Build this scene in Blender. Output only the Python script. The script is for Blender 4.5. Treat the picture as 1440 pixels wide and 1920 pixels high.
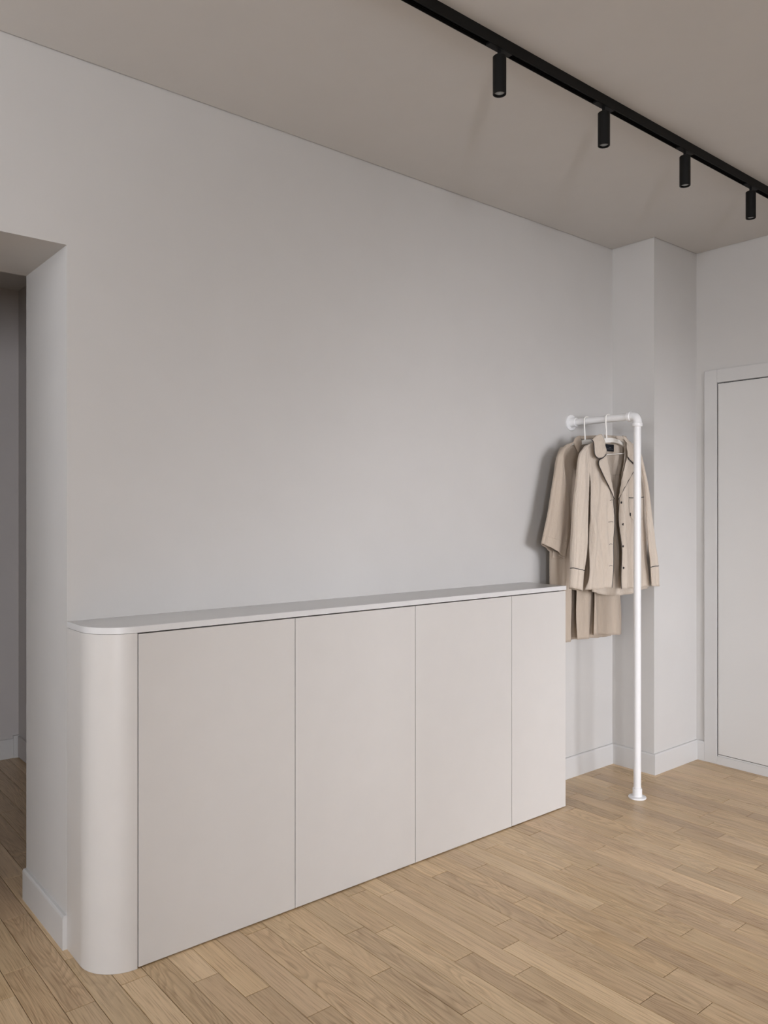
import bpy, bmesh, math, random
from mathutils import Vector, Matrix

for o in list(bpy.data.objects):
    bpy.data.objects.remove(o, do_unlink=True)
scene = bpy.context.scene
COL = scene.collection

# ------------------------------------------------------------------ camera
F_PX, YAW, CY, CAM_Y, CAM_Z = 1495.66, 0.6926, 959.22, -2.4522, 1.315
cam_d = bpy.data.cameras.new('camera'); cam = bpy.data.objects.new('camera', cam_d)
COL.objects.link(cam); scene.camera = cam
cam.location = (0, CAM_Y, CAM_Z)
cam.rotation_euler = (math.pi/2, 0, -YAW)
cam_d.sensor_fit = 'VERTICAL'; cam_d.sensor_height = 36.0
cam_d.lens = 36.0*F_PX/1920.0
cam_d.clip_start = 0.05
cam_d.shift_y = (CY-960.0)/1920.0

# ------------------------------------------------------------------ world, daylight, exposure
world = bpy.data.worlds.new('daylight'); scene.world = world
world.use_nodes = True
wn = world.node_tree.nodes; wl = world.node_tree.links
bg = wn['Background']
tc = wn.new('ShaderNodeTexCoord'); sx = wn.new('ShaderNodeSeparateXYZ'); cr = wn.new('ShaderNodeValToRGB')
mr = wn.new('ShaderNodeMapRange'); mr.inputs[1].default_value = -1; mr.inputs[2].default_value = 1
wl.new(tc.outputs['Generated'], sx.inputs[0]); wl.new(sx.outputs['Z'], mr.inputs[0]); wl.new(mr.outputs[0], cr.inputs[0])
el = cr.color_ramp.elements
el[0].position = 0.0; el[0].color = (0.20, 0.19, 0.175, 1)        # ground
el[1].position = 1.0; el[1].color = (0.95, 1.0, 1.06, 1)
e = el.new(0.485); e.color = (0.30, 0.285, 0.26, 1)
e = el.new(0.515); e.color = (0.80, 0.82, 0.84, 1)
wl.new(cr.outputs[0], bg.inputs[0]); bg.inputs[1].default_value = 0.8

scene.view_settings.view_transform = 'Standard'
scene.view_settings.look = 'None'
scene.view_settings.gamma = 1.0
scene.view_settings.use_curve_mapping = False
scene.view_settings.exposure = 0.0

# room measures
H = 2.6867            # ceiling
XC, YC, XR = 3.589, 0.2434, 3.996    # pillar left face, pillar depth, right wall
XO, TW, HO = 0.7966, 0.414, 2.1162   # opening edge, wall thickness, opening height
XL, YB = -2.3, -5.3   # left wall, window wall
XOL = -0.35           # far jamb of the opening
YH, XH, HH = 2.10, 1.2256, 2.50       # hall back wall, hall side wall, hall ceiling
# window openings in the wall behind the camera: (x0, x1, z0, z1)
WINS = [(-2.1, -1.75, 0.85, 2.1), (0.6, 1.85, 0.85, 2.3), (1.95, 2.75, 0.1, 1.65)]
LWIN = (-1.15, -0.15, 1.5, 2.5)         # window in the left wall (y0, y1, z0, z1)

# low hazy sun in front of the windows, softened by thin cloud
sun_d = bpy.data.lights.new('hazy_sun', 'SUN'); sun_d.angle = math.radians(35); sun_d.energy = 8.3; sun_d.color = (1.0, 1.01, 1.09)
sun = bpy.data.objects.new('hazy_sun', sun_d); COL.objects.link(sun)
_a, _e = math.radians(18), math.radians(10)
sun.rotation_euler = (-Vector((math.sin(_a)*math.cos(_e), math.cos(_a)*math.cos(_e), -math.sin(_e)))).to_track_quat('Z', 'Y').to_euler()
# skylight entering at the windows (area lamps filling the openings)
def skylight(loc, rot, w, h, power, col=(1.0, 1.03, 1.12)):
    l = bpy.data.lights.new('window_skylight', 'AREA'); l.shape = 'RECTANGLE'; l.size = w; l.size_y = h; l.energy = power; l.color = col
    o = bpy.data.objects.new('window_skylight', l); COL.objects.link(o); o.location = loc; o.rotation_euler = rot
    return o
skylight((-1.925, YB-0.02, 1.475), (math.pi/2, 0, 0), 0.33, 1.2, 100)
skylight((XL-0.02, -0.65, 2.0), (math.pi/2, 0, -math.pi/2), 0.96, 0.96, 34)

# ------------------------------------------------------------------ helpers
def ray(u, v):
    fx, fy = math.sin(YAW), math.cos(YAW)
    X = (u-720)/F_PX; Z = -(v-CY)/F_PX
    return Vector((fx+X*fy, fy-X*fx, Z))
CAMP = Vector((0, CAM_Y, CAM_Z))
def ony(u, v, y):
    r = ray(u, v); return CAMP + r*((y-CAM_Y)/r.y)

def tag(o, label=None, cat=None, group=None, kind=None):
    if label: o['label'] = label
    if cat: o['category'] = cat
    if group: o['group'] = group
    if kind: o['kind'] = kind
    return o
def obj(name, bm, mat, parent=None, smooth=False, recalc=True):
    if recalc: bmesh.ops.recalc_face_normals(bm, faces=bm.faces)
    me = bpy.data.meshes.new(name); bm.to_mesh(me); bm.free()
    if mat: me.materials.append(mat)
    if smooth:
        for p in me.polygons: p.use_smooth = True
    o = bpy.data.objects.new(name, me); COL.objects.link(o)
    if parent is not None:
        o.parent = parent
        o.matrix_parent_inverse = Matrix.Translation(-Vector(parent.location))
    return o
def struct(name, bm, mat, parent=None, smooth=False):
    o = obj(name, bm, mat, parent, smooth)
    if parent is None: o['kind'] = 'structure'
    return o
def empty(name, loc):
    o = bpy.data.objects.new(name, None); COL.objects.link(o); o.location = loc
    o.empty_display_size = 0.05
    return o
def box(bm, x0, x1, y0, y1, z0, z1, bev=0):
    r = bmesh.ops.create_cube(bm, size=1)
    vs = r['verts']
    for v in vs:
        v.co = Vector(((x0+x1)/2+v.co.x*(x1-x0), (y0+y1)/2+v.co.y*(y1-y0), (z0+z1)/2+v.co.z*(z1-z0)))
    if bev:
        es = list({e for v in vs for e in v.link_edges})
        bmesh.ops.bevel(bm, geom=es, offset=bev, segments=2, affect='EDGES', profile=0.5)
def boxo(name, dims, mat, parent=None, bev=0):
    bm = bmesh.new(); box(bm, *dims, bev=bev); return obj(name, bm, mat, parent)
def prism(bm, pts, z0, z1, bev=0):
    lo = [bm.verts.new((x, y, z0)) for x, y in pts]; hi = [bm.verts.new((x, y, z1)) for x, y in pts]
    n = len(pts); fs = [bm.faces.new(lo[::-1]), bm.faces.new(hi)]
    for i in range(n): fs.append(bm.faces.new((lo[i], lo[(i+1) % n], hi[(i+1) % n], hi[i])))
    if bev:
        es = list(fs[0].edges)+list(fs[1].edges)
        bmesh.ops.bevel(bm, geom=es, offset=bev, segments=2, affect='EDGES', profile=0.5)
def tube(bm, pts, r, n=10, caps=True, ry=None):
    """round (or oval, ry) tube along a list of points"""
    pts = [Vector(p) for p in pts]; rings = []
    up = None
    for i, p in enumerate(pts):
        t = (pts[min(i+1, len(pts)-1)]-pts[max(i-1, 0)]).normalized()
        if up is None:
            up = Vector((0, 0, 1)) if abs(t.z) < .9 else Vector((0, 1, 0))
        s = t.cross(up).normalized(); up = s.cross(t).normalized()
        rr = r[i] if isinstance(r, (list, tuple)) else r
        r2 = ry if ry else rr
        rings.append([bm.verts.new(p + s*math.cos(2*math.pi*k/n)*rr + up*math.sin(2*math.pi*k/n)*r2) for k in range(n)])
    for a, b in zip(rings, rings[1:]):
        for k in range(n): bm.faces.new((a[k], a[(k+1) % n], b[(k+1) % n], b[k]))
    if caps:
        bm.faces.new(rings[0][::-1]); bm.faces.new(rings[-1])
def lathe(bm, prof, n=32, M=None):
    """prof: (radius, height) about z, then transformed by M"""
    M = M or Matrix(); rings = []
    for r, z in prof:
        if r < 1e-6: rings.append([bm.verts.new(M @ Vector((0, 0, z)))])
        else: rings.append([bm.verts.new(M @ Vector((r*math.cos(2*math.pi*k/n), r*math.sin(2*math.pi*k/n), z))) for k in range(n)])
    for a, b in zip(rings, rings[1:]):
        for k in range(n):
            k2 = (k+1) % n
            if len(a) == 1 and len(b) == 1: continue
            if len(a) == 1: bm.faces.new((a[0], b[k], b[k2]))
            elif len(b) == 1: bm.faces.new((a[k], a[k2], b[0]))
            else: bm.faces.new((a[k], a[k2], b[k2], b[k]))
def autosmooth(o, deg=35):
    me = o.data
    for p in me.polygons: p.use_smooth = True
    bm = bmesh.new(); bm.from_mesh(me)
    for e in bm.edges:
        if len(e.link_faces) == 2 and e.calc_face_angle(0) > math.radians(deg): e.smooth = False
        else: e.smooth = True
    bm.to_mesh(me); bm.free()
    return o

# ------------------------------------------------------------------ materials
def mat(name, col, rough=0.6, spec=0.5, bump=None, coat=0):
    m = bpy.data.materials.new(name); m.use_nodes = True
    n = m.node_tree.nodes; l = m.node_tree.links; b = n['Principled BSDF']
    b.inputs['Base Color'].default_value = (*col, 1); b.inputs['Roughness'].default_value = rough
    b.inputs['Specular IOR Level'].default_value = spec
    if coat: b.inputs['Coat Weight'].default_value = coat
    if bump:
        scale, strength, dist = bump
        g = n.new('ShaderNodeNewGeometry'); t = n.new('ShaderNodeTexNoise'); t.inputs['Scale'].default_value = scale
        t.inputs['Detail'].default_value = 4
        bp = n.new('ShaderNodeBump'); bp.inputs['Strength'].default_value = strength; bp.inputs['Distance'].default_value = dist
        l.new(g.outputs['Position'], t.inputs['Vector']); l.new(t.outputs['Fac'], bp.inputs['Height']); l.new(bp.outputs[0], b.inputs['Normal'])
        # faint tonal variation
        t2 = n.new('ShaderNodeTexNoise'); t2.inputs['Scale'].default_value = scale*0.02+1; t2.inputs['Detail'].default_value = 3
        mx = n.new('ShaderNodeMix'); mx.data_type = 'RGBA'
        mx.inputs[6].default_value = (col[0]*.975, col[1]*.975, col[2]*.975, 1); mx.inputs[7].default_value = (min(1, col[0]*1.025), min(1, col[1]*1.025), min(1, col[2]*1.025), 1)
        l.new(g.outputs['Position'], t2.inputs['Vector']); l.new(t2.outputs['Fac'], mx.inputs[0]); l.new(mx.outputs[2], b.inputs['Base Color'])
    return m
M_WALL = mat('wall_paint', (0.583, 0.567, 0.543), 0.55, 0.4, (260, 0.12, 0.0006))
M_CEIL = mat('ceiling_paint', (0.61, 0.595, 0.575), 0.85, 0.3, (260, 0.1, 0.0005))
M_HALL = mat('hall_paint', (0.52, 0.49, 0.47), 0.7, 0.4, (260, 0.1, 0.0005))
M_TRIM = mat('trim_paint', (0.60, 0.59, 0.572), 0.4, 0.5, (90, 0.04, 0.0004))
M_CAB = mat('cabinet_lacquer', (0.615, 0.590, 0.557), 0.36, 0.5, (500, 0.05, 0.0003))
M_TOP = mat('countertop_lacquer', (0.68, 0.67, 0.655), 0.28, 0.6, (500, 0.05, 0.0003))
M_GAP_SHADE = mat('painted_gap_shade', (0.02, 0.017, 0.015), 0.8, 0.2)  # near-black base colour: shade painted into narrow gaps
M_DOOR = mat('door_paint', (0.64, 0.628, 0.605), 0.4, 0.5, (120, 0.05, 0.0003))
M_WHITE = mat('white_powder_coat', (0.79, 0.785, 0.775), 0.32, 0.5, (700, 0.08, 0.0002))
M_BLACK = mat('black_powder_coat', (0.0045, 0.0043, 0.004), 0.55, 0.22, (900, 0.08, 0.0002))
M_SLOT = mat('black_slot', (0.001, 0.001, 0.0012), 0.6, 0.15)
M_LENS = mat('frosted_lens', (0.30, 0.33, 0.34), 0.2, 0.6)
M_PIPING = mat('black_piping', (0.012, 0.011, 0.014), 0.55, 0.4)
M_LABEL = mat('black_woven_label', (0.008, 0.010, 0.016), 0.7, 0.3, (3000, 0.2, 0.0002))
M_THREAD = mat('grey_thread', (0.35, 0.36, 0.38), 0.8, 0.2)
M_HANGER = mat('hanger_cream', (0.82, 0.80, 0.75), 0.4, 0.5, (300, 0.04, 0.0002))
M_METAL = mat('window_frame_paint', (0.7, 0.7, 0.69), 0.4, 0.5)

def fabric(name, col, streak=1.0):
    m = bpy.data.materials.new(name); m.use_nodes = True
    n = m.node_tree.nodes; l = m.node_tree.links; b = n['Principled BSDF']
    b.inputs['Roughness'].default_value = 0.85; b.inputs['Specular IOR Level'].default_value = 0.25
    b.inputs['Sheen Weight'].default_value = 0.15
    g = n.new('ShaderNodeNewGeometry')
    mp = n.new('ShaderNodeMapping'); mp.inputs['Scale'].default_value = (260, 260, 22)
    t = n.new('ShaderNodeTexNoise'); t.inputs['Scale'].default_value = 1; t.inputs['Detail'].default_value = 5; t.inputs['Distortion'].default_value = 0.6
    l.new(g.outputs['Position'], mp.inputs[0]); l.new(mp.outputs[0], t.inputs['Vector'])
    mp2 = n.new('ShaderNodeMapping'); mp2.inputs['Scale'].default_value = (46, 46, 18)
    t2 = n.new('ShaderNodeTexNoise'); t2.inputs['Scale'].default_value = 1; t2.inputs['Detail'].default_value = 3; t2.inputs['Distortion'].default_value = 1.2
    l.new(g.outputs['Position'], mp2.inputs[0]); l.new(mp2.outputs[0], t2.inputs['Vector'])
    add = n.new('ShaderNodeMath'); add.operation = 'MULTIPLY_ADD'; add.inputs[1].default_value = 0.45
    l.new(t.outputs['Fac'], add.inputs[0]); l.new(t2.outputs['Fac'], add.inputs[2])
    bp = n.new('ShaderNodeBump'); bp.inputs['Strength'].default_value = 0.8*streak; bp.inputs['Distance'].default_value = 0.005
    l.new(add.outputs[0], bp.inputs['Height']); l.new(bp.outputs[0], b.inputs['Normal'])
    mx = n.new('ShaderNodeMix'); mx.data_type = 'RGBA'
    mx.inputs[6].default_value = (col[0]*.91, col[1]*.90, col[2]*.89, 1); mx.inputs[7].default_value = (col[0]*1.08, col[1]*1.09, col[2]*1.10, 1)
    l.new(t.outputs['Fac'], mx.inputs[0]); l.new(mx.outputs[2], b.inputs['Base Color'])
    return m
M_SHIRT = fabric('beige_crinkled_cotton', (0.585, 0.505, 0.42), 1.0)
M_ROBE = fabric('beige_plain_cotton', (0.475, 0.395, 0.315), 0.6)

def oak():
    m = bpy.data.materials.new('oak_plank'); m.use_nodes = True
    n = m.node_tree.nodes; l = m.node_tree.links; b = n['Principled BSDF']
    g = n.new('ShaderNodeNewGeometry'); oi = n.new('ShaderNodeObjectInfo')
    off = n.new('ShaderNodeVectorMath'); off.operation = 'MULTIPLY_ADD'
    off.inputs[1].default_value = (1, 1, 1)
    cmb = n.new('ShaderNodeCombineXYZ')
    r1 = n.new('ShaderNodeMath'); r1.operation = 'MULTIPLY'; r1.inputs[1].default_value = 37.0
    r2 = n.new('ShaderNodeMath'); r2.operation = 'MULTIPLY'; r2.inputs[1].default_value = 91.0
    l.new(oi.outputs['Random'], r1.inputs[0]); l.new(oi.outputs['Random'], r2.inputs[0])
    l.new(r1.outputs[0], cmb.inputs[0]); l.new(r2.outputs[0], cmb.inputs[1]); l.new(r1.outputs[0], cmb.inputs[2])
    l.new(g.outputs['Position'], off.inputs[0]); l.new(cmb.outputs[0], off.inputs[2])
    def noise(scl, detail, dist=0, rough=.5):
        mp = n.new('ShaderNodeMapping'); mp.inputs['Scale'].default_value = scl
        t = n.new('ShaderNodeTexNoise'); t.inputs['Scale'].default_value = 1
        t.inputs['Detail'].default_value = detail; t.inputs['Distortion'].default_value = dist; t.inputs['Roughness'].default_value = rough
        l.new(off.outputs[0], mp.inputs[0]); l.new(mp.outputs[0], t.inputs['Vector']); return t
    # fine pores: short dark dashes along the plank
    pores = noise((300, 9, 1), 3)
    # cathedral figure: contour lines of a long soft noise
    fig = noise((11, 1.6, 1), 1.5, 0.3)
    mul = n.new('ShaderNodeMath'); mul.operation = 'MULTIPLY'; mul.inputs[1].default_value = 20.0
    l.new(fig.outputs['Fac'], mul.inputs[0])
    fr = n.new('ShaderNodeMath'); fr.operation = 'FRACT'; l.new(mul.outputs[0], fr.inputs[0])
    rings = n.new('ShaderNodeValToRGB'); rings.color_ramp.elements[0].position = 0.0; rings.color_ramp.elements[0].color = (0, 0, 0, 1)
    rings.color_ramp.elements[1].position = 1.0; rings.color_ramp.elements[1].color = (0, 0, 0, 1)
    e = rings.color_ramp.elements.new(0.80); e.color = (1, 1, 1, 1)
    e = rings.color_ramp.elements.new(0.35); e.color = (0.12, 0.12, 0.12, 1)
    l.new(fr.outputs[0], rings.inputs[0])
    # broad streaks
    st = noise((95, 1.5, 1), 4, 0.2, 0.6)
    cl = noise((7, 0.9, 1), 2)
    rp = n.new('ShaderNodeValToRGB')
    rp.color_ramp.elements[0].position = 0.25; rp.color_ramp.elements[0].color = (0.80, 0.77, 0.72, 1)
    rp.color_ramp.elements[1].position = 0.75; rp.color_ramp.elements[1].color = (1.12, 1.13, 1.13, 1)
    l.new(st.outputs['Fac'], rp.inputs[0])
    rp2 = n.new('ShaderNodeValToRGB')
    rp2.color_ramp.elements[0].position = 0.3; rp2.color_ramp.elements[0].color = (0.90, 0.89, 0.88, 1)
    rp2.color_ramp.elements[1].position = 0.7; rp2.color_ramp.elements[1].color = (1.07, 1.07, 1.06, 1)
    l.new(cl.outputs['Fac'], rp2.inputs[0])
    def mixm(a, bb, fac, mode='MULTIPLY'):
        x = n.new('ShaderNodeMix'); x.data_type = 'RGBA'; x.blend_type = mode; x.clamp_result = False
        if isinstance(fac, float): x.inputs[0].default_value = fac
        else: l.new(fac, x.inputs[0])
        l.new(a, x.inputs[6])
        if isinstance(bb, tuple): x.inputs[7].default_value = bb
        else: l.new(bb, x.inputs[7])
        return x.outputs[2]
    c = mixm(oi.outputs['Color'], rp.outputs[0], 0.85)
    c = mixm(c, rp2.outputs[0], 1.0)
    rf = n.new('ShaderNodeMath'); rf.operation = 'MULTIPLY'; rf.inputs[1].default_value = 0.6
    l.new(rings.outputs[0], rf.inputs[0])
    msk = noise((5, 0.7, 1), 1)
    mr_ = n.new('ShaderNodeMapRange'); mr_.inputs[1].default_value = 0.42; mr_.inputs[2].default_value = 0.6
    l.new(msk.outputs['Fac'], mr_.inputs[0])
    rf2 = n.new('ShaderNodeMath'); rf2.operation = 'MULTIPLY'; l.new(rf.outputs[0], rf2.inputs[0]); l.new(mr_.outputs[0], rf2.inputs[1])
    c = mixm(c, (0.62, 0.55, 0.46, 1), rf2.outputs[0])
    pr = n.new('ShaderNodeMapRange'); pr.inputs[1].default_value = 0.50; pr.inputs[2].default_value = 0.68; pr.inputs[4].default_value = 0.75
    l.new(pores.outputs['Fac'], pr.inputs[0])
    c = mixm(c, (0.62, 0.54, 0.45, 1), pr.outputs[0])
    # knots
    vo = n.new('ShaderNodeTexVoronoi'); vo.inputs['Scale'].default_value = 1; vo.inputs['Randomness'].default_value = 1
    mpk = n.new('ShaderNodeMapping'); mpk.inputs['Scale'].default_value = (3.6, 1.9, 0.5)
    l.new(off.outputs[0], mpk.inputs[0]); l.new(mpk.outputs[0], vo.inputs['Vector'])
    kr = n.new('ShaderNodeMapRange'); kr.inputs[1].default_value = 0.045; kr.inputs[2].default_value = 0.012; kr.inputs[4].default_value = 0.75
    l.new(vo.outputs['Distance'], kr.inputs[0])
    c = mixm(c, (0.42, 0.33, 0.26, 1), kr.outputs[0])
    l.new(c, b.inputs['Base Color'])
    b.inputs['Roughness'].default_value = 0.40; b.inputs['Specular IOR Level'].default_value = 0.95
    bp = n.new('ShaderNodeBump'); bp.inputs['Strength'].default_value = 0.25; bp.inputs['Distance'].default_value = 0.0008; bp.invert = True
    l.new(pores.outputs['Fac'], bp.inputs['Height']); l.new(bp.outputs[0], b.inputs['Normal'])
    return m
M_OAK = oak()
M_SUB = mat('subfloor_joint', (0.05, 0.03, 0.017), 0.9, 0.2)

# ------------------------------------------------------------------ room shell
bm = bmesh.new(); box(bm, XL-.1, XR+.3, YB-.2, YH+.2, -0.06, -0.0045)
floor = struct('floor', bm, M_SUB)

# main wall with the wide opening on the left
bm = bmesh.new()
prism(bm, [(XO, 0), (XC, 0), (XC, TW), (XO, TW)], -0.05, H+.05)
box(bm, XOL, XO, 0, TW, HO, H+.05)
box(bm, XL-.2, XOL, 0, TW, -0.05, H+.05)
bmesh.ops.remove_doubles(bm, verts=bm.verts, dist=1e-5)
struct('wall_back', bm, M_WALL)
bm = bmesh.new(); box(bm, XC, XR+.2, -YC, TW, -0.05, H+.05); struct('wall_pillar', bm, M_WALL)
bm = bmesh.new(); box(bm, XR, XR+.2, YB-.2, -YC, -0.05, H+.05); struct('wall_right', bm, M_WALL)
# left wall with its window opening
y0, y1, z0, z1 = LWIN
bm = bmesh.new()
box(bm, XL-.2, XL, YB-.2, y0, -.05, H+.05); box(bm, XL-.2, XL, y1, 0, -.05, H+.05)
box(bm, XL-.2, XL, y0, y1, -.05, z0); box(bm, XL-.2, XL, y0, y1, z1, H+.05)
struct('wall_left', bm, M_WALL)
# window wall behind the camera
bm = bmesh.new(); xx = XL
for (a, b, c, d) in WINS:
    box(bm, xx, a, YB-.2, YB, -.05, H+.05)
    box(bm, a, b, YB-.2, YB, -.05, c); box(bm, a, b, YB-.2, YB, d, H+.05); xx = b
box(bm, xx, XR, YB-.2, YB, -.05, H+.05)
struct('wall_front', bm, M_WALL)
def window(name, horiz, a, b, c, d):
    fr = 0.05
    def bx(u0, u1, w0, w1, t0, t1):
        return (u0, u1, YB-.14+t0, YB-.14+t1, w0, w1) if horiz else (XL-.14+t0, XL-.14+t1, u0, u1, w0, w1)
    bm = bmesh.new()
    box(bm, *bx(a, b, c, c+fr, 0, .06)); box(bm, *bx(a, b, d-fr, d, 0, .06))
    box(bm, *bx(a, a+fr, c+fr, d-fr, 0, .06)); box(bm, *bx(b-fr, b, c+fr, d-fr, 0, .06))
    m_ = (a+b)/2; box(bm, *bx(m_-.03, m_+.03, c+fr, d-fr, 0, .06))
    w = struct(name, bm, M_METAL)
    boxo('window_sill', bx(a, b, c-.03, c, .06, .20), M_TRIM, w)
for i, (a, b, c, d) in enumerate(WINS): window('window_%d' % (i+1), True, a, b, c, d)
window('window_3', False, *LWIN)

# ceiling slab, held 3 mm off every wall by a shadow gap
g = 0.0045
bm = bmesh.new()
prism(bm, [(XL+g, YB+g), (XR-g, YB+g), (XR-g, -YC-g), (XC-g, -YC-g), (XC-g, -g), (XL+g, -g)], H, H+.012)
struct('ceiling', bm, M_CEIL)
bm = bmesh.new(); box(bm, XL-.2, XR+.2, YB-.2, TW, H+.05, H+.2); struct('roof_slab', bm, M_GAP_SHADE)

# hall behind the opening
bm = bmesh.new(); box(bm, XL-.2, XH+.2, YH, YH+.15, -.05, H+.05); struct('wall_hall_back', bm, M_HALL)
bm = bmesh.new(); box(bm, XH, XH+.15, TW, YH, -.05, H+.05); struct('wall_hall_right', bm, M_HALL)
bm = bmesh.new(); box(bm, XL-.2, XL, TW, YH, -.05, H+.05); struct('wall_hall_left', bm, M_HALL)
bm = bmesh.new(); box(bm, XL, XH, TW, YH, HH, HH+.2); struct('ceiling_hall', bm, M_CEIL)

# skirting boards: swept profile with mitred corners
BH, BT = 0.103, 0.0124
PROF = [(0, 0), (BT, 0), (BT, BH-.008), (BT-.0015, BH-.003), (BT-.005, BH), (0, BH)]
def skirting(name, path, side=1, mat_=None, h=None, endcap=True):
    prof = PROF if h is None else [(t, z if z < .02 else z+(h-BH)) for t, z in PROF]
    pts = [Vector((x, y)) for x, y in path]; bm = bmesh.new(); rings = []
    for i, p in enumerate(pts):
        ns = []
        if i > 0: d = (pts[i]-pts[i-1]).normalized(); ns.append(Vector((d.y, -d.x))*side)
        if i < len(pts)-1: d = (pts[i+1]-pts[i]).normalized(); ns.append(Vector((d.y, -d.x))*side)
        nn = sum(ns, Vector((0, 0))); 
        if len(ns) == 2: nn = nn/(1+ns[0].dot(ns[1]))
        rings.append([bm.verts.new((p.x+nn.x*t, p.y+nn.y*t, z)) for t, z in prof])
    for a, b in zip(rings, rings[1:]):
        for k in range(len(prof)): bm.faces.new((a[k], a[(k+1) % len(prof)], b[(k+1) % len(prof)], b[k]))
    bm.faces.new(rings[0][::-1]); bm.faces.new(rings[-1])
    return struct(name, bm, mat_ or M_TRIM)
skirting('baseboard_back', [(2.903, 0), (XC, 0), (XC, -YC), (XR, -YC), (XR, -0.2939)])
skirting('baseboard_right', [(XR, -1.335), (XR, YB)])
skirting('baseboard_jamb', [(XO, TW), (XO, 0)], side=1)
skirting('baseboard_hall_back', [(XL, YH), (XH-.028, YH)], mat_=M_TRIM)
skirting('baseboard_left', [(XL, YB), (XL, 0)])
skirting('baseboard_far_left', [(XL, 0), (XOL, 0), (XOL, TW)])
bm = bmesh.new(); box(bm, XH-.030, XH-.0005, YH-.02, YH, 0, .118, .001); struct('trim_1', bm, M_TRIM)
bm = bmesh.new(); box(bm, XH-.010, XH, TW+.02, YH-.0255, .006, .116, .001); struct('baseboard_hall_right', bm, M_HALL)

# ------------------------------------------------------------------ flush door in the right wall
D0, D1, DT = -0.2939, -1.325, 2.0537
FW, LW, LZ0, LZ1 = 0.069, 0.0, 0.043, 1.986
door = struct('door_1', (lambda b: (box(b, XR-.004, XR-.0002, D1+FW+.002, D0-FW-.002, LZ0+.002, LZ1-.002), b)[1])(bmesh.new()), M_GAP_SHADE)  # near-black sheet behind the leaf, painted shade for its gap
P = 0.012
boxo('frame_post', (XR-P, XR, D0-FW, D0, 0, DT), M_TRIM, door, .0012)
boxo('frame_post', (XR-P, XR, D1, D1+FW, 0, DT), M_TRIM, door, .0012)
boxo('frame_head', (XR-P, XR, D1+FW+.0003, D0-FW-.0003, LZ1, DT), M_TRIM, door, .0012)
boxo('frame_threshold', (XR-P, XR, D1+FW+.0003, D0-FW-.0003, 0, LZ0), M_TRIM, door, .0012)
boxo('frame_ledge', (XR-.0085, XR-.004, D1+FW+.004, D0-FW-.004, LZ0, LZ0+.008), M_TRIM, door, .001)
boxo('door_leaf', (XR-.0105, XR-.0035, D1+FW+.0062, D0-FW-.0062, LZ0+.011, LZ1-.0062), M_DOOR, door, .0015)

# ------------------------------------------------------------------ oak planks
PW, PX0 = 0.07945, 1.4875
JOINTS = """0.691,0.302 0.769,-0.057 0.859,0.802 1.017,-0.40 1.091,-0.549 1.172,-0.7285 1.251,-0.273 1.338,-0.458 1.409,-0.693 1.488,-0.467
1.488,-0.976 1.57,-0.52 1.647,-0.79 1.726,-0.949 1.747,-0.345 1.807,-0.833 1.885,-0.73 1.887,-1.2485 1.962,-0.8915 1.968,-0.353 2.045,-1.2225
2.052,-0.6695 2.123,-0.405 2.124,-1.076 2.2,-0.8635 2.271,-0.316 2.281,-1.1375 2.356,-1.0015 2.367,-0.6135 2.441,-1.228 2.441,-0.673 2.516,-0.336
2.52,-0.918 2.598,-1.1385 2.678,-0.8745 2.759,-0.9705 2.77,-0.5655 2.851,-0.7735 2.916,-1.0645 2.995,-0.6935 3.074,-0.8365 3.081,-0.295
3.155,-0.7455 3.227,-0.2105 3.236,-0.677 3.785,-0.4985"""
rows = {}
for s in JOINTS.split():
    x, y = map(float, s.split(','))
    k = round((x+0.003-PX0)/PW); rows.setdefault(k, []).append(y)
rnd = random.Random(7)
TONES = [(a*1.25, b*1.265, c*1.23) for a, b, c in [(0.555, 0.400, 0.245), (0.525, 0.372, 0.225), (0.58, 0.425, 0.268), (0.505, 0.360, 0.220), (0.475, 0.335, 0.205), (0.545, 0.390, 0.235), (0.51, 0.370, 0.230)]]
def tone(r):
    c = r.choice(TONES); v = r.uniform(.93, 1.05)
    return (c[0]*v, c[1]*v, c[2]*v*r.uniform(.97, 1.03), 1)
def plank_bm(bm, x0, x1, y0, y1, dz):
    g_, c_ = 0.0009, 0.0012
    x0 += g_; x1 -= g_; y0 += g_; y1 -= g_
    T = [(x0+c_, y0+c_), (x1-c_, y0+c_), (x1-c_, y1-c_), (x0+c_, y1-c_)]
    B = [(x0, y0), (x1, y0), (x1, y1), (x0, y1)]
    t = [bm.verts.new((x, y, dz)) for x, y in T]; m_ = [bm.verts.new((x, y, dz-.0008)) for x, y in B]; b = [bm.verts.new((x, y, -.0044)) for x, y in B]
    bm.faces.new(t); bm.faces.new(b[::-1])
    for i in range(4):
        j = (i+1) % 4
        bm.faces.new((m_[i], m_[j], t[j], t[i])); bm.faces.new((b[i], b[j], m_[j], m_[i]))
def in_view(x0, x1, y0, y1):
    fx, fy = math.sin(YAW), math.cos(YAW)
    for px in (x0, (x0+x1)/2, x1):
        for q in range(7):
            py = y0+(y1-y0)*q/6
            Z = px*fx+(py-CAM_Y)*fy; X = px*fy-(py-CAM_Y)*fx
            if Z < .3: continue
            u = 720+F_PX*X/Z; v = CY+F_PX*CAM_Z/Z
            if -15 < u < 1455 and v < 1935:
                if py > 0 and px > XO: continue            # behind the wall
                if XO+.02 < px < 2.90 and py > -0.20: continue   # under the cabinet
                return True
    return False
rest = bmesh.new(); nvis = 0
kmin, kmax = int((XL-PX0)/PW)-1, int((XR-PX0)/PW)+1
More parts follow.
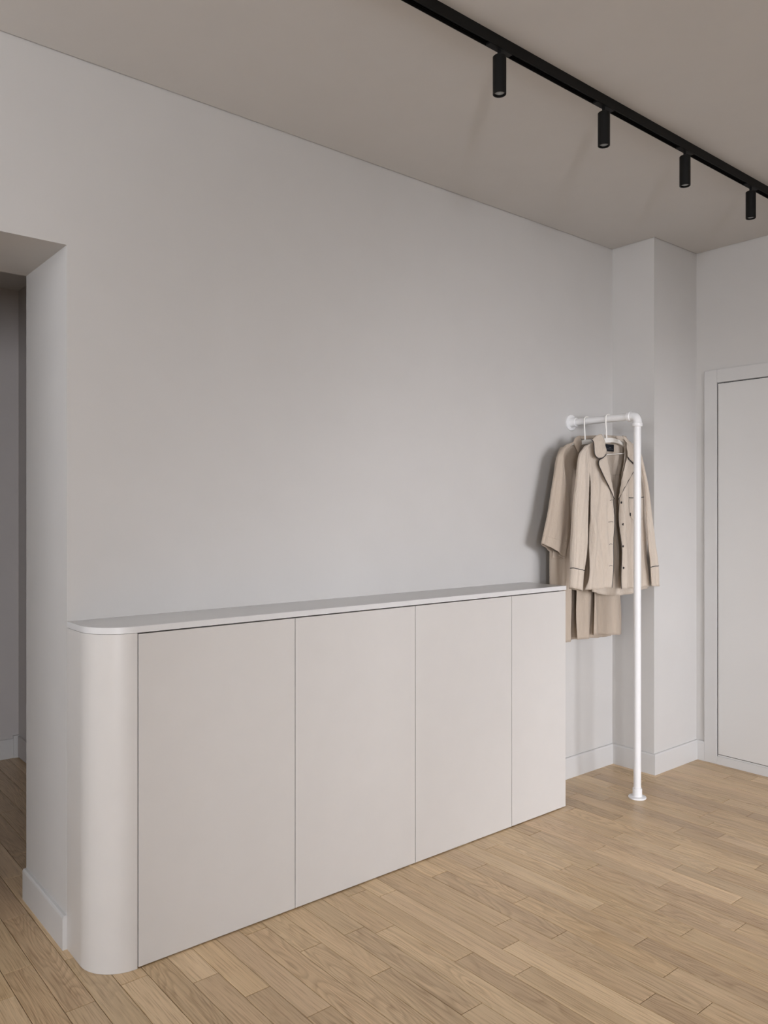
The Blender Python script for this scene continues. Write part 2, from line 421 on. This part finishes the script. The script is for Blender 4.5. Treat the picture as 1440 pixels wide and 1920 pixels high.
for k in range(kmin, kmax+1):
    x0 = PX0+k*PW; x1 = x0+PW
    x0c, x1c = max(x0, XL), min(x1, XR)
    if x1c-x0c < .004: continue
    ys = sorted(rows.get(k, []))
    if not ys: ys = [rnd.uniform(-.9, -.2)]
    while ys[0] > YB: ys.insert(0, ys[0]-rnd.uniform(.45, .72))
    ys[0] = YB
    ytop = YH if x0 < XH else (-YC if x0 > XC-.01 else 0.0)
    while ys[-1] < ytop: ys.append(ys[-1]+rnd.uniform(.45, .75))
    ys = [y for y in ys if y < ytop-.05]+[ytop]
    for a, b in zip(ys, ys[1:]):
        dz = rnd.uniform(-.0003, .0)
        if in_view(x0c, x1c, a, b):
            bm = bmesh.new(); cx, cy = (x0c+x1c)/2, (a+b)/2
            plank_bm(bm, x0c-cx, x1c-cx, a-cy, b-cy, dz)
            o = obj('plank', bm, M_OAK, floor); o.location = (cx, cy, 0); o.color = tone(rnd); nvis += 1
        else:
            plank_bm(rest, x0c, x1c, a, b, dz)
o = obj('plank_field', rest, M_OAK, floor); o['kind'] = 'stuff'; o.color = (0.61, 0.45, 0.28, 1)
print('visible planks', nvis)

# ------------------------------------------------------------------ low cabinet
CD = -0.2352; R_ = 0.120
dx = [ony(u, 1400, CD).x for u in (259.6, 554, 779.5, 960, 1061.2)]
XS = dx[0]-.0028; CX1 = dx[4]+.0014
def rounded_plan(x0, x1, y0, yf, r, n=20):
    pts = [(x0, y0)]
    for i in range(n+1):
        a = math.pi + (math.pi/2)*i/n
        pts.append((x0+r+r*math.cos(a), yf+r+r*math.sin(a)))
    if x1 > x0+r+1e-4: pts.append((x1, yf))
    pts.append((x1, y0)); return pts
cab = empty('low_cabinet', (1.85, -0.115, 0))
tag(cab, 'long low greige cabinet with handleless doors and a rounded left end', 'cabinet')
bm = bmesh.new(); prism(bm, rounded_plan(XO+.0005, XS, -.001, CD, R_), 0.0005, 0.9655, .0008)
autosmooth(obj('curved_end_panel', bm, M_CAB, cab), 30)
boxo('carcass', (XS+.001, CX1-.022, CD+.024, -.001, .0005, .9655), M_GAP_SHADE, cab)  # coloured near-black to paint shade into the gaps around the doors
boxo('side_panel', (CX1-.021, CX1-.0015, CD+.0215, -.001, .0005, .9655), M_CAB, cab, .0006)
for i in range(4):
    boxo('cabinet_door', (dx[i]+.0005, dx[i+1]-.0022, CD, CD+.019, .0040, .9624), M_CAB, cab, .0009)
bm = bmesh.new(); prism(bm, rounded_plan(XO+.0003, CX1, -.0005, CD-.0005, R_+.0005), 0.9665, 0.985, .0009)
ct = autosmooth(obj('countertop', bm, M_TOP), 30)
tag(ct, 'thin pale countertop with a rounded left corner on the low cabinet', 'countertop')

# ------------------------------------------------------------------ ceiling track and spots
TY0, TY1, TZ = -0.8976, -0.8735, 2.6535
tr = empty('ceiling_track', (2.0, (TY0+TY1)/2, H)); tag(tr, 'long black track rail running across the ceiling', 'track')
tx0, tx1 = 0.25, XR-.004
bm = bmesh.new()
w_ = .0022
sec = [(TY0, H-.0002), (TY0, TZ), (TY0+w_, TZ), (TY0+w_, TZ+.012), (TY1-w_, TZ+.012), (TY1-w_, TZ), (TY1, TZ), (TY1, H-.0002)]
L0 = [bm.verts.new((tx0, y, z)) for y, z in sec]; L1 = [bm.verts.new((tx1, y, z)) for y, z in sec]
for i in range(len(sec)): j = (i+1) % len(sec); bm.faces.new((L0[i], L0[j], L1[j], L1[i]))
bm.faces.new(L0[::-1]); bm.faces.new(L1)
obj('track_profile', bm, M_BLACK, tr)
for yy in (TY0+w_+.004, (TY0+TY1)/2, TY1-w_-.004):
    bm = bmesh.new(); box(bm, tx0+.002, tx1-.002, yy-.001, yy+.001, TZ+.007, TZ+.0122); obj('contact_strip', bm, M_SLOT, tr)
LY = -0.8855
labels = ['black cylinder spotlight hanging lowest and nearest, leftmost of the four on the track',
          'second black cylinder spotlight from the left on the ceiling track',
          'third black cylinder spotlight from the left on the ceiling track',
          'black cylinder spotlight farthest right on the ceiling track, smallest in view']
for x, lb in zip((1.7353, 2.2454, 2.7527, 3.2664), labels):
    s = empty('track_spotlight', (x, LY, 2.63)); tag(s, lb, 'spotlight', 'black spotlights on the ceiling track')
    boxo('adapter', (x-.048, x+.048, TY0+w_+.0004, TY1-w_-.0004, TZ-.0008, TZ+.0066), M_BLACK, s, .0006)
    bm = bmesh.new(); tube(bm, [(x-.002, LY, TZ-.0008), (x-.002, LY, 2.6335)], .0048, 14); autosmooth(obj('stem', bm, M_BLACK, s))
    zb, zt, r = 2.5245, 2.6345, .0196
    bm = bmesh.new()
    lathe(bm, [(0, zt), (r-.0015, zt), (r, zt-.0015), (r, zb+.0008), (r-.0008, zb), (r-.0035, zb), (r-.0038, zb+.007), (0, zb+.007)], 40, Matrix.Translation((x, LY, 0)))
    autosmooth(obj('housing', bm, M_BLACK, s))
    bm = bmesh.new()
    lathe(bm, [(0, zb+.0025), (.006, zb+.0027), (.011, zb+.0038), (r-.0043, zb+.0062), (r-.0043, zb+.0068), (0, zb+.0068)], 32, Matrix.Translation((x, LY, 0)))
    autosmooth(obj('lens', bm, M_LENS, s), 60)

# ------------------------------------------------------------------ clothes rack of white pipe
RX, RZ, PY = 3.2345, 1.755, -0.3757
rack = empty('clothes_rack', (RX, PY, 0)); tag(rack, 'white pipe clothes rack from wall to floor beside the pillar', 'clothes rack')
MY = Matrix.Translation((RX, 0, RZ)) @ Matrix.Rotation(math.pi/2, 4, 'X')      # local z -> -y
def part_lathe(name, prof, M, n=40, m=M_WHITE, parent=rack):
    bm = bmesh.new(); lathe(bm, prof, n, M); return autosmooth(obj(name, bm, m, parent), 40)
part_lathe('wall_flange', [(0, .0003), (.0385, .0003), (.0400, .002), (.0400, .006), (.0385, .0078), (.024, .0085), (.0225, .011), (.0220, .036), (.0213, .0385), (.0172, .0387), (0, .0387)], MY)
bm = bmesh.new(); tube(bm, [(RX, -.0388, RZ), (RX, PY+.0492, RZ)], .0168, 32); autosmooth(obj('rail', bm, M_WHITE, rack))
bm = bmesh.new(); tube(bm, [(RX, PY, RZ-.0492), (RX, PY, .0462)], .0168, 32); autosmooth(obj('pole', bm, M_WHITE, rack))
# elbow: two collars and a quarter bend
bm = bmesh.new(); pts = []; rb = 0.026; rr = []
pts.append((RX, PY+.049, RZ)); rr.append(.0215); pts.append((RX, PY+.0475, RZ)); rr.append(.0232)
pts.append((RX, PY+.034, RZ)); rr.append(.0232); pts.append((RX, PY+.032, RZ)); rr.append(.0205)
for i in range(11):
    a = math.pi/2*i/10
    pts.append((RX, PY+rb-rb*math.sin(a), RZ-rb+rb*math.cos(a))); rr.append(.0200)
pts.append((RX, PY, RZ-.032)); rr.append(.0205); pts.append((RX, PY, RZ-.034)); rr.append(.0232)
pts.append((RX, PY, RZ-.0475)); rr.append(.0232); pts.append((RX, PY, RZ-.049)); rr.append(.0215)
tube(bm, pts, rr, 32); autosmooth(obj('elbow', bm, M_WHITE, rack), 40)
part_lathe('floor_flange', [(0, .0003), (.0385, .0003), (.0400, .002), (.0400, .006), (.0385, .0078), (.026, .0085), (.0215, .011), (.0212, .0435), (.0205, .046), (.0172, .0461), (0, .0461)], Matrix.Translation((RX, PY, 0)))

# ------------------------------------------------------------------ hangers
def bez(pts, n):
    """resample a polyline (tuples) to n points, evenly by length, Catmull-Rom smoothed"""
    P_ = [Vector(p) for p in pts]
    if len(P_) > 2:
        Q = []
        for i in range(len(P_)-1):
            p0 = P_[max(i-1, 0)]; p1 = P_[i]; p2 = P_[i+1]; p3 = P_[min(i+2, len(P_)-1)]
            for s in range(8):
                t = s/8
                Q.append(0.5*((2*p1)+(p2-p0)*t+(2*p0-5*p1+4*p2-p3)*t*t+(3*p1-p0-3*p2+p3)*t**3))
        Q.append(P_[-1]); P_ = Q
    L = [0]
    for a, b in zip(P_, P_[1:]): L.append(L[-1]+(b-a).length)
    out = []; j = 0
    for i in range(n):
        s = L[-1]*i/(n-1)
        while j < len(L)-2 and L[j+1] < s: j += 1
        t = (s-L[j])/max(L[j+1]-L[j], 1e-9)
        out.append(P_[j].lerp(P_[j+1], min(max(t, 0), 1)))
    return out
def hanger(y, label, zc, half, bar_dz, tilt=math.radians(4.5)):
    """zc: height of the shoulder piece's top at its middle"""
    h = empty('clothes_hanger', (RX, y, zc)); tag(h, label, 'hanger', 'white hangers on the pipe rack')
    bm = bmesh.new(); pts = []
    R1 = .0208
    for i in range(13):
        a = math.radians(-35+215*i/12)
        pts.append((RX+R1*math.cos(a), y, RZ+R1*math.sin(a)))
    pts += [(RX-R1+.001, y, RZ-.02), (RX-R1+.004, y, RZ-.05), (RX-R1+.0075, y, zc-.006)]
    tube(bm, pts, .0034, 10, ry=.0034); autosmooth(obj('hook', bm, M_HANGER, h), 50)
    bm = bmesh.new(); cx = RX-.003; top = []; bot = []
    TM = Matrix.Translation((cx, y, zc)) @ Matrix.Rotation(-tilt, 4, 'Y') @ Matrix.Translation((-cx, -y, -zc))
    N = 24
    for i in range(N+1):
        s = -1+2*i/N
        zt = zc-.050*abs(s)**2.1; th = .022-.008*abs(s)
        top.append((cx+half*s, zt)); bot.append((cx+half*s, zt-th))
    prof = top+bot[::-1]
    a = [bm.verts.new((x, y-.006, z)) for x, z in prof]; b = [bm.verts.new((x, y+.006, z)) for x, z in prof]
    n = len(prof)
    for i in range(N):
        bm.faces.new((a[i], a[i+1], a[n-2-i], a[n-1-i])); bm.faces.new((b[i+1], b[i], b[n-1-i], b[n-2-i]))
    for i in range(n): j = (i+1) % n; bm.faces.new((a[j], a[i], b[i], b[j]))
    bmesh.ops.bevel(bm, geom=[e for e in bm.edges if e.calc_face_angle(0) > .8], offset=.0015, segments=2, affect='EDGES')
    bmesh.ops.transform(bm, matrix=TM, verts=bm.verts)
    autosmooth(obj('shoulder_arm', bm, M_HANGER, h), 40)
    bm = bmesh.new(); zb = zc-bar_dz
    tube(bm, [(cx-half*.86, y, zc-.052), (cx-half*.80, y, zb+.006), (cx-half*.74, y, zb), (cx, y, zb), (cx+half*.74, y, zb), (cx+half*.80, y, zb+.006), (cx+half*.86, y, zc-.052)], .0026, 10)
    bmesh.ops.transform(bm, matrix=TM, verts=bm.verts)
    autosmooth(obj('trouser_bar', bm, M_HANGER, h), 60)
    return h
Y1, Y2 = -0.2198, -0.098
hanger(Y1, 'white hanger nearest the upright pole, holding the black-piped shirt', 1.664, .168, .078)
hanger(Y2, 'white hanger nearest the wall, holding the long plain robe', 1.664, .168, .078)

# ------------------------------------------------------------------ clothes
def fold(x, z, t, amp, seed, fr=1.0):
    """soft vertical pleats that open towards the hem"""
    r = random.Random(seed); v = 0
    for i in range(5):
        k = r.uniform(35, 115)*fr; ph = r.uniform(0, 6.28); lean = r.uniform(-.22, .22); w = r.uniform(.4, 1)*35/k*2.2
        v += w*math.sin(k*(x+lean*z)+ph+.6*math.sin(7*z+ph))
    return v*amp*(.25+.75*min(1, t*1.3))
def cloth(name, L, R, y, mat_, parent, nu=26, nv=60, amp=.004, seed=1, prof=None, thick=.0012, px=True, fr=1.0, sag=0):
    """sheet ruled between two edge lines; L, R: pixel outlines read at depth y, or (x, z)"""
    def conv(p, yy):
        if px: q = ony(p[0], p[1], yy); return (q.x, q.z)
        return p
    yl = y if not isinstance(y, tuple) else y[0]; yr = y if not isinstance(y, tuple) else y[1]
    Lp = bez([(*conv(p, yl), 0) for p in L], nv+1); Rp = bez([(*conv(p, yr), 0) for p in R], nv+1)
    bm = bmesh.new(); grid = []
    for j in range(nv+1):
        t = j/nv; a = Lp[j]; b = Rp[j]; row = []
        for i in range(nu+1):
            s = i/nu
            x = a.x+(b.x-a.x)*s; z = a.y+(b.y-a.y)*s - sag*math.sin(math.pi*s)*(1 if t > .5 else 0)*max(0, (t-.5)*2)
            yy = yl+(yr-yl)*s + fold(x, z, t, amp, seed, fr)
            if prof: yy += prof(s, t)
            row.append(bm.verts.new((x, yy, z)))
        grid.append(row)
    for j in range(nv):
        for i in range(nu): bm.faces.new((grid[j][i], grid[j][i+1], grid[j+1][i+1], grid[j+1][i]))
    o = obj(name, bm, mat_, parent, smooth=True)
    m = o.modifiers.new('thickness', 'SOLIDIFY'); m.thickness = thick; m.offset = 0
    return o
def sleeve(name, L, R, y, mat_, parent, depth=.035, seed=3, amp=.003, nu=48, nv=64):
    """flattened cloth tube between two outline edges; y: depth at the shoulder and at the cuff"""
    y0_, y1_ = y if isinstance(y, tuple) else (y, y)
    def yt(t): return y0_+(y1_-y0_)*min(1, t*1.6)
    def line(pts):
        lens = [0]
        for a_, b_ in zip(pts, pts[1:]): lens.append(lens[-1]+math.hypot(b_[0]-a_[0], b_[1]-a_[1]))
        out = []
        for p, l_ in zip(pts, lens):
            q = ony(p[0], p[1], yt(l_/lens[-1])); out.append((q.x, q.z, 0))
        return bez(out, nv+1)
    Lp = line(L); Rp = line(R)
    bm = bmesh.new(); grid = []; r = random.Random(seed); ph = [r.uniform(0, 6.28) for _ in range(4)]
    for j in range(nv+1):
        t = j/nv; a = Lp[j]; b = Rp[j]; row = []
        d = depth*(.35+.65*min(1, t*3))
        half_ = (b-a).length/2; kk = math.sqrt(max(.3, 1-(d*.81/max(.58*half_, 1e-4))**2)) if t > .1 else 1
        mid_ = (a+b)/2; a = mid_+(a-mid_)*kk; b = mid_+(b-mid_)*kk
        for i in range(nu):
            th = 2*math.pi*i/nu
            c, s_ = math.cos(th), math.sin(th)
            u = .5+.5*c
            x = a.x+(b.x-a.x)*u; z = a.y+(b.y-a.y)*u
            wob = amp*(math.sin(5*th+ph[0]+2.2*t)+.7*math.sin(9*th+ph[1]-3*t)+.5*math.sin(3*th+9*t+ph[2]))*(.3+.7*t)
            row.append(bm.verts.new((x, yt(t) - d*s_ + wob*abs(s_)**.5, z)))
        grid.append(row)
    for j in range(nv):
        for i in range(nu): k = (i+1) % nu; bm.faces.new((grid[j][i], grid[j][k], grid[j+1][k], grid[j+1][i]))
    bm.faces.new(grid[0])
    o = obj(name, bm, mat_, parent, smooth=True)
    m = o.modifiers.new('thickness', 'SOLIDIFY'); m.thickness = .0012; m.offset = -1
    return o
def piping(name, pts, y, parent, r=.0017, n=40, closed=False, mat_=M_PIPING, hug=None):
    """cord along pixel points at depth y (pushed to the cloth's face by hug)"""
    P3 = [ony(u, v, (y[i] if isinstance(y, list) else y)) for i, (u, v) in enumerate(pts)]
    P3 = bez([tuple(p) for p in P3], n)
    if hug:
        for p in P3: p.y = hug(p)
    bm = bmesh.new(); tube(bm, P3, r, 8); return obj(name, bm, mat_, parent, smooth=True)
def surf_y(o, off=.0016):
    """front face of a sheet: looks up its depth at (x, z)"""
    from mathutils.bvhtree import BVHTree
    bm = bmesh.new(); bm.from_mesh(o.data); tr_ = BVHTree.FromBMesh(bm); bm.free()
    def f(p):
        h_, _, _, _ = tr_.ray_cast(Vector((p.x, -1.5, p.z)), Vector((0, 1, 0)))
        if h_ is None:
            h_, _, _, _ = tr_.find_nearest(Vector((p.x, p.y, p.z)))
        return h_.y-off
    return f

# ---- shirt with black piping
sh = empty('pajama_shirt', (RX-.018, Y1, 1.65))
tag(sh, 'beige crinkled shirt with black piping and chest pocket, hung in front', 'shirt')
YF = -0.248; YBK = -0.196
# back, seen through the open front and below the front hems
back = cloth('back_panel', [(1110, 826), (1107, 860), (1107, 930), (1104, 1040), (1103, 1109)],
             [(1186, 832), (1199, 870), (1207, 930), (1214, 1030), (1222, 1098)], YBK, M_SHIRT, sh, 44, 50, .0035, 5,
             prof=lambda s, t: -.020*abs(2*s-1)**3, sag=.034)
# fronts
LF = cloth('front_panel', [(1097, 838), (1102.5, 862), (1108, 896), (1109, 960), (1108, 1030), (1106, 1078.5), (1102, 1106)],
           [(1128, 822), (1134, 845), (1150, 925), (1151.5, 945), (1148.5, 1026), (1146.7, 1102)], (YF+.012, YF), M_SHIRT, sh, 44, 70, .0085, 11,
           prof=lambda s, t: .007*max(0, 1-s*6)**2*min(1, t*2.5) + .010*(1-t)**3, fr=1.25)
RF = cloth('front_panel', [(1171, 822), (1174, 850), (1160.5, 934), (1161, 950), (1163.6, 1026), (1165.4, 1104.6)],
           [(1197, 846), (1204, 880), (1209, 922), (1214, 1000), (1219, 1065.5), (1221, 1099)], (YF, YF+.014), M_SHIRT, sh, 44, 70, .0060, 17,
           prof=lambda s, t: .026*max(0, 1-(1-s)*7)**2*min(1, t*2.5) + .010*(1-t)**3, fr=1.3)
fL = surf_y(LF, .0012); fR = surf_y(RF, .0012)
# sleeves
YS = -0.232
sl = sleeve('sleeve', [(1099, 835), (1088, 849), (1084, 860), (1080, 896), (1075, 935), (1072.5, 974), (1070, 1026), (1068.5, 1065), (1066.7, 1101)],
            [(1100.5, 837), (1104, 862), (1104, 896), (1102.5, 950), (1101, 1000), (1099, 1040), (1095.5, 1069), (1092.5, 1109.5)], (YS, YS-.008), M_SHIRT, sh, .024, 4, .0065)
sr = sleeve('sleeve', [(1192.5, 838), (1203, 880), (1209, 922), (1214, 1000), (1218.5, 1050), (1219.5, 1065), (1221.5, 1099)],
            [(1194, 836), (1204, 858), (1210.5, 886), (1217.5, 922), (1223.5, 974), (1228.5, 1013), (1234.5, 1057), (1236.5, 1099)], (YS+.006, -.270), M_SHIRT, sh, .011, 9, .0025)
for s_, pts, yy in ((sl, [(1068.9, 1065.3), (1076, 1065), (1082, 1065.5), (1090, 1068.5), (1095.2, 1069.5)], [-.242, -.262, -.268, -.262, -.242]),
                    (sr, [(1220, 1063.6), (1227, 1062.3), (1233.8, 1060.6)], [-.274, -.284, -.274])):
    piping('piping', pts, yy, s_, .0016, 24, hug=surf_y(s_, .0010))
# collar wings: thick leaves that fold over the neckline
def leaf(name, out, y, parent, mat_, yoff=None, th=.0022):
    """filled outline (pixels) with a softly domed face, as a grid fan"""
    P3 = bez([(ony(u, v, y).x, ony(u, v, y).z, 0) for u, v in out+[out[0]]], 65)[:-1]
    c = sum(P3, Vector((0, 0, 0)))/len(P3); bm = bmesh.new(); rings = []
    K = 7
    for k in range(K):
        f = 1-k/K
        rings.append([bm.verts.new((c.x+(p.x-c.x)*f, y-.0045*(1-f**3)+(yoff(c.y+(p.y-c.y)*f) if yoff else 0)+.0012*math.sin((c.y+(p.y-c.y)*f)*160), c.y+(p.y-c.y)*f)) for p in P3])
    cv = bm.verts.new((c.x, y-.0045+(yoff(c.y) if yoff else 0), c.y))
    for a, b in zip(rings, rings[1:]):
        for i in range(64): j = (i+1) % 64; bm.faces.new((a[i], a[j], b[j], b[i]))
    for i in range(64): bm.faces.new((rings[-1][i], rings[-1][(i+1) % 64], cv))
    o = obj(name, bm, mat_, parent, smooth=True)
    m = o.modifiers.new('thickness', 'SOLIDIFY'); m.thickness = th; m.offset = 0
    return o
YCOL = YF-.014
cl = leaf('collar', [(1109.5, 825), (1115, 820), (1121, 815.5), (1126, 813.8), (1130.5, 817), (1133, 824), (1135, 834), (1137, 846), (1136.5, 851), (1132, 857), (1126, 858.8), (1120.5, 858), (1116, 853), (1114.5, 845), (1113.8, 834), (1112, 828)], YCOL, sh, M_SHIRT)
fc = surf_y(cl, .001)
piping('piping', [(1109, 824.6), (1112.5, 828), (1113.8, 836), (1114.2, 846), (1116, 853.5), (1120.5, 858.4), (1126, 859.2), (1132, 857.3), (1137, 851.5)], YCOL-.003, cl, .0017, 50)
lp = leaf('lapel', [(1136.8, 852), (1130, 858.5), (1124, 862), (1122.6, 868), (1124.5, 876), (1130, 888), (1136, 901), (1143, 915), (1151.6, 935), (1150, 922), (1147, 905), (1143.5, 885), (1140, 867)], YF-.008, sh, M_SHIRT)
piping('piping', [(1130.5, 858.6), (1124.6, 861.8), (1122.4, 867), (1123.2, 873), (1127.5, 883), (1134, 897), (1141, 911), (1148, 926), (1151.8, 935.5)], YF-.010, lp, .0017, 50)
cr_ = leaf('collar', [(1166, 816.5), (1171, 817.5), (1175.5, 822), (1184, 831), (1189, 842), (1192.5, 856), (1192, 869), (1186.5, 866), (1180, 860.5), (1177, 855), (1175.8, 843), (1174.5, 829), (1171.5, 820.5)], YCOL+.004, sh, M_SHIRT)
piping('piping', [(1177.6, 857.5), (1181, 862.5), (1186.5, 867.5), (1191.5, 870.5)], YCOL-.002, cr_, .0018, 20)
rp_ = leaf('lapel', [(1175.5, 858), (1179, 861.5), (1184, 866.5), (1190.5, 874), (1189, 882), (1183, 893), (1174, 909), (1166, 924), (1160.3, 936), (1162, 920), (1166, 898), (1170.5, 878)], YF-.006, sh, M_SHIRT)
piping('piping', [(1178, 860), (1184, 866.3), (1190.8, 874), (1189.3, 881.5), (1183, 893), (1174.5, 908.5), (1167, 922.5), (1160.3, 936)], YF-.008, rp_, .0016, 50)
# back collar band standing round the neck
nb = cloth('collar_band', [(1128, 815), (1131, 824)], [(1170, 818), (1173, 829)], YBK, M_SHIRT, sh, 20, 4, .0008, 2,
           prof=lambda s, t: -.012*abs(2*s-1)**4, thick=.002)
# centre edge piping
for f_, o_, pts in ((fL, LF, [(1151.4, 936), (1151.2, 946), (1150, 985), (1148.3, 1026), (1147.3, 1065), (1146.6, 1101.6)]),
                    (fR, RF, [(1160.6, 936), (1161.1, 950), (1162.3, 985), (1163.8, 1026), (1164.7, 1065), (1165.5, 1104)])):
    piping('piping', pts, YF, o_, .0012, 50, hug=f_)
# buttons
for i, (u, v) in enumerate([(1163.9, 942.3), (1166.3, 983), (1167.9, 1024.4), (1169.2, 1064.7)]):
    p = ony(u, v, YF); yy = fR(p)
    bm = bmesh.new(); lathe(bm, [(0, .0002), (.0052, .0002), (.0058, .0010), (.0056, .0020), (.0044, .0022), (.0036, .0016), (0, .0016)], 20, Matrix.Translation((p.x, yy, p.z)) @ Matrix.Rotation(math.pi/2, 4, 'X'))
    autosmooth(obj('button', bm, M_PIPING, sh), 50)
for u, v in [(1146.3, 938.2), (1145.4, 978.6), (1144.6, 1020.4), (1144.2, 1061)]:
    piping('buttonhole', [(u-2.3, v+.5), (u, v-.6), (u+2.2, v-.1)], YF, LF, .0010, 8, hug=fL)
# chest pocket
def patch(name, out, f, parent, mat_, lift=.0016, th=.001):
    P_ = [ony(u, v, YF) for u, v in out]; L_ = bez([tuple(p) for p in P_]+[tuple(P_[0])], 41)[:-1]
    c = sum(L_, Vector((0, 0, 0)))/40; bm = bmesh.new(); rings = []
    for k in range(5):
        q = 1-k/5; ring = []
        for p in L_:
            w = c+(p-c)*q; w = Vector((w.x, 0, w.z)); w.y = f(w)-lift+(.0005 if k == 0 else 0); ring.append(bm.verts.new(w))
        rings.append(ring)
    for a, b in zip(rings, rings[1:]):
        for i in range(40): j = (i+1) % 40; bm.faces.new((a[i], a[j], b[j], b[i]))
    bm.faces.new(rings[-1])
    o = obj(name, bm, mat_, parent, smooth=True); m = o.modifiers.new('thickness', 'SOLIDIFY'); m.thickness = th; m.offset = 0
    return o
pk = patch('pocket', [(1181, 933), (1181.3, 944), (1181.8, 956), (1182.8, 967), (1185.5, 973), (1190, 976), (1198, 977), (1206, 975.5), (1210.5, 972), (1212, 967), (1211.4, 950), (1210.6, 933), (1200, 932.8), (1190, 933.2)], fR, sh, M_SHIRT)
piping('piping', [(1180.6, 932.9), (1190, 933.3), (1200, 932.9), (1210.7, 932.0)], YF, pk, .0018, 20, hug=surf_y(pk, .001))
bm = bmesh.new(); p = ony(1182.3, 964.5, YF); yy = fR(p)
box(bm, p.x-.0032, p.x+.0032, yy-.0042, yy-.0026, p.z-.0075, p.z+.0075, .0005); obj('pocket_tag', bm, M_LABEL, sh)
# neck label with its two short lines of pale script
p0 = ony(1135.5, 832.5, YBK-.012); p1 = ony(1150.6, 847, YBK-.012)
lab = boxo('neck_label', (p0.x, p1.x, YBK-.0135, YBK-.0115, p1.z, p0.z), M_LABEL, sh, .0005)
lw = p1.x-p0.x; lh = p0.z-p1.z; rl = random.Random(3)
for (a, b, zz) in ((.42, .66, .46), (.18, .86, .64)):
    pts = []
    n_ = int((b-a)*60)
    for i in range(n_+1):
        pts.append((p0.x+lw*(a+(b-a)*i/n_), YBK-.0138, p0.z-lh*(zz+.035*(i % 2)*rl.uniform(.4, 1.2)+.03*(i/n_))))
    bm = bmesh.new(); tube(bm, pts, .00035, 5); obj('script', bm, M_THREAD, lab)
# yoke seam inside the back
fb = surf_y(back, .001)
piping('yoke_seam', [(1139, 889.5), (1150, 890.5), (1162, 890)], YBK, back, .0009, 14, mat_=M_ROBE, hug=fb)
piping('yoke_seam', [(1149.5, 891), (1149.3, 915), (1149.6, 936)], YBK, back, .0007, 14, mat_=M_ROBE, hug=fb)

# ---- long robe behind it
rb_ = empty('long_robe', (RX-.018, Y2, 1.65))
tag(rb_, 'long plain beige robe with one wide cuffed sleeve, hung behind the shirt', 'robe')
YR = -0.128; YRB = -0.072
cloth('back_panel', [(1072, 832), (1056, 870), (1050, 960), (1048, 1080), (1053, 1202)], [(1150, 832), (1152, 900), (1153, 1000), (1156, 1100), (1160, 1188)], YRB, M_ROBE, rb_, 40, 60, .004, 21,
      prof=lambda s, t: -.02*abs(2*s-1)**3)
rl_ = cloth('front_panel', [(1060, 838), (1050, 870), (1043, 960), (1041, 1040), (1042, 1100), (1045, 1208)],
      [(1086, 832), (1084, 870), (1080, 960), (1075, 1040), (1071.5, 1110), (1071, 1203.5)], (YR+.012, YR), M_ROBE, rb_, 30, 60, .0035, 23,
      prof=lambda s, t: .03*max(0, 1-s*7)**2)
cloth('front_panel', [(1096, 838), (1092, 880), (1086, 960), (1082.5, 1060), (1082, 1120), (1082, 1199.5)],
      [(1140, 834), (1142, 900), (1144, 1000), (1145, 1100), (1146, 1150), (1147, 1192.6)], (YR+.002, YR+.010), M_ROBE, rb_, 50, 60, .0040, 29)
cloth('front_lap', [(1110, 838), (1111, 880), (1112, 960), (1112.5, 1060), (1112.8, 1120), (1112.8, 1190.6)],
      [(1140, 834), (1146, 900), (1152, 1000), (1157, 1100), (1160, 1150), (1163.4, 1190)], (YR-.016, YR-.004), M_ROBE, rb_, 50, 60, .0022, 37,
      prof=lambda s, t: .010*math.sin(math.pi*min(1, max(0, (s-.15)/.35)))*min(1, t*2))
# drop-shoulder sleeve with a deep turned-back cuff
sv = sleeve('sleeve', [(1073, 829), (1060, 834.5), (1050, 842), (1044, 854), (1040.6, 873.8), (1034, 912.8), (1026.6, 959.7), (1020, 991), (1014.4, 1018.3)],
       [(1074, 831), (1060, 846), (1055.5, 858), (1058, 885), (1062.5, 916), (1068, 959.7), (1069.5, 985), (1067, 1014), (1060, 1048)], YR-.006, M_ROBE, rb_, .022, 31, .0035)
fv = surf_y(sv, .0010)
piping('cuff_seam', [(1017.6, 1002), (1030, 1006), (1045, 1011), (1056, 1015), (1064.5, 1017.3)], [YR-.008, YR-.026, YR-.032, YR-.026, YR-.010], sv, .0009, 30, mat_=M_ROBE, hug=fv)
cloth('cuff_lining', [(1037, 1032), (1036.5, 1046)], [(1060, 1038), (1057, 1049)], YR+.008, M_ROBE, rb_, 14, 8, .001, 8)
sleeve('sleeve', [(1150, 836), (1156, 880), (1158, 940), (1160, 990), (1161, 1012)], [(1152, 834), (1168, 860), (1176, 920), (1184, 980), (1187, 1008)], YR+.012, M_ROBE, rb_, .02, 33, .002)
leaf('collar', [(1074.5, 830), (1078, 822.5), (1082, 818.5), (1087.5, 817), (1089.8, 823), (1090, 832), (1087.5, 841), (1084.5, 849.5), (1081, 843), (1078, 836)], YR-.010, rb_, M_ROBE)
cloth('collar_band', [(1086, 817.5), (1088, 823)], [(1120, 816), (1121, 823)], YRB, M_ROBE, rb_, 20, 4, .0006, 2, prof=lambda s, t: -.008*abs(2*s-1)**4, thick=.002)
# the pillar corner stays straight behind everything; nothing else stands in the room
bpy.context.view_layer.update()
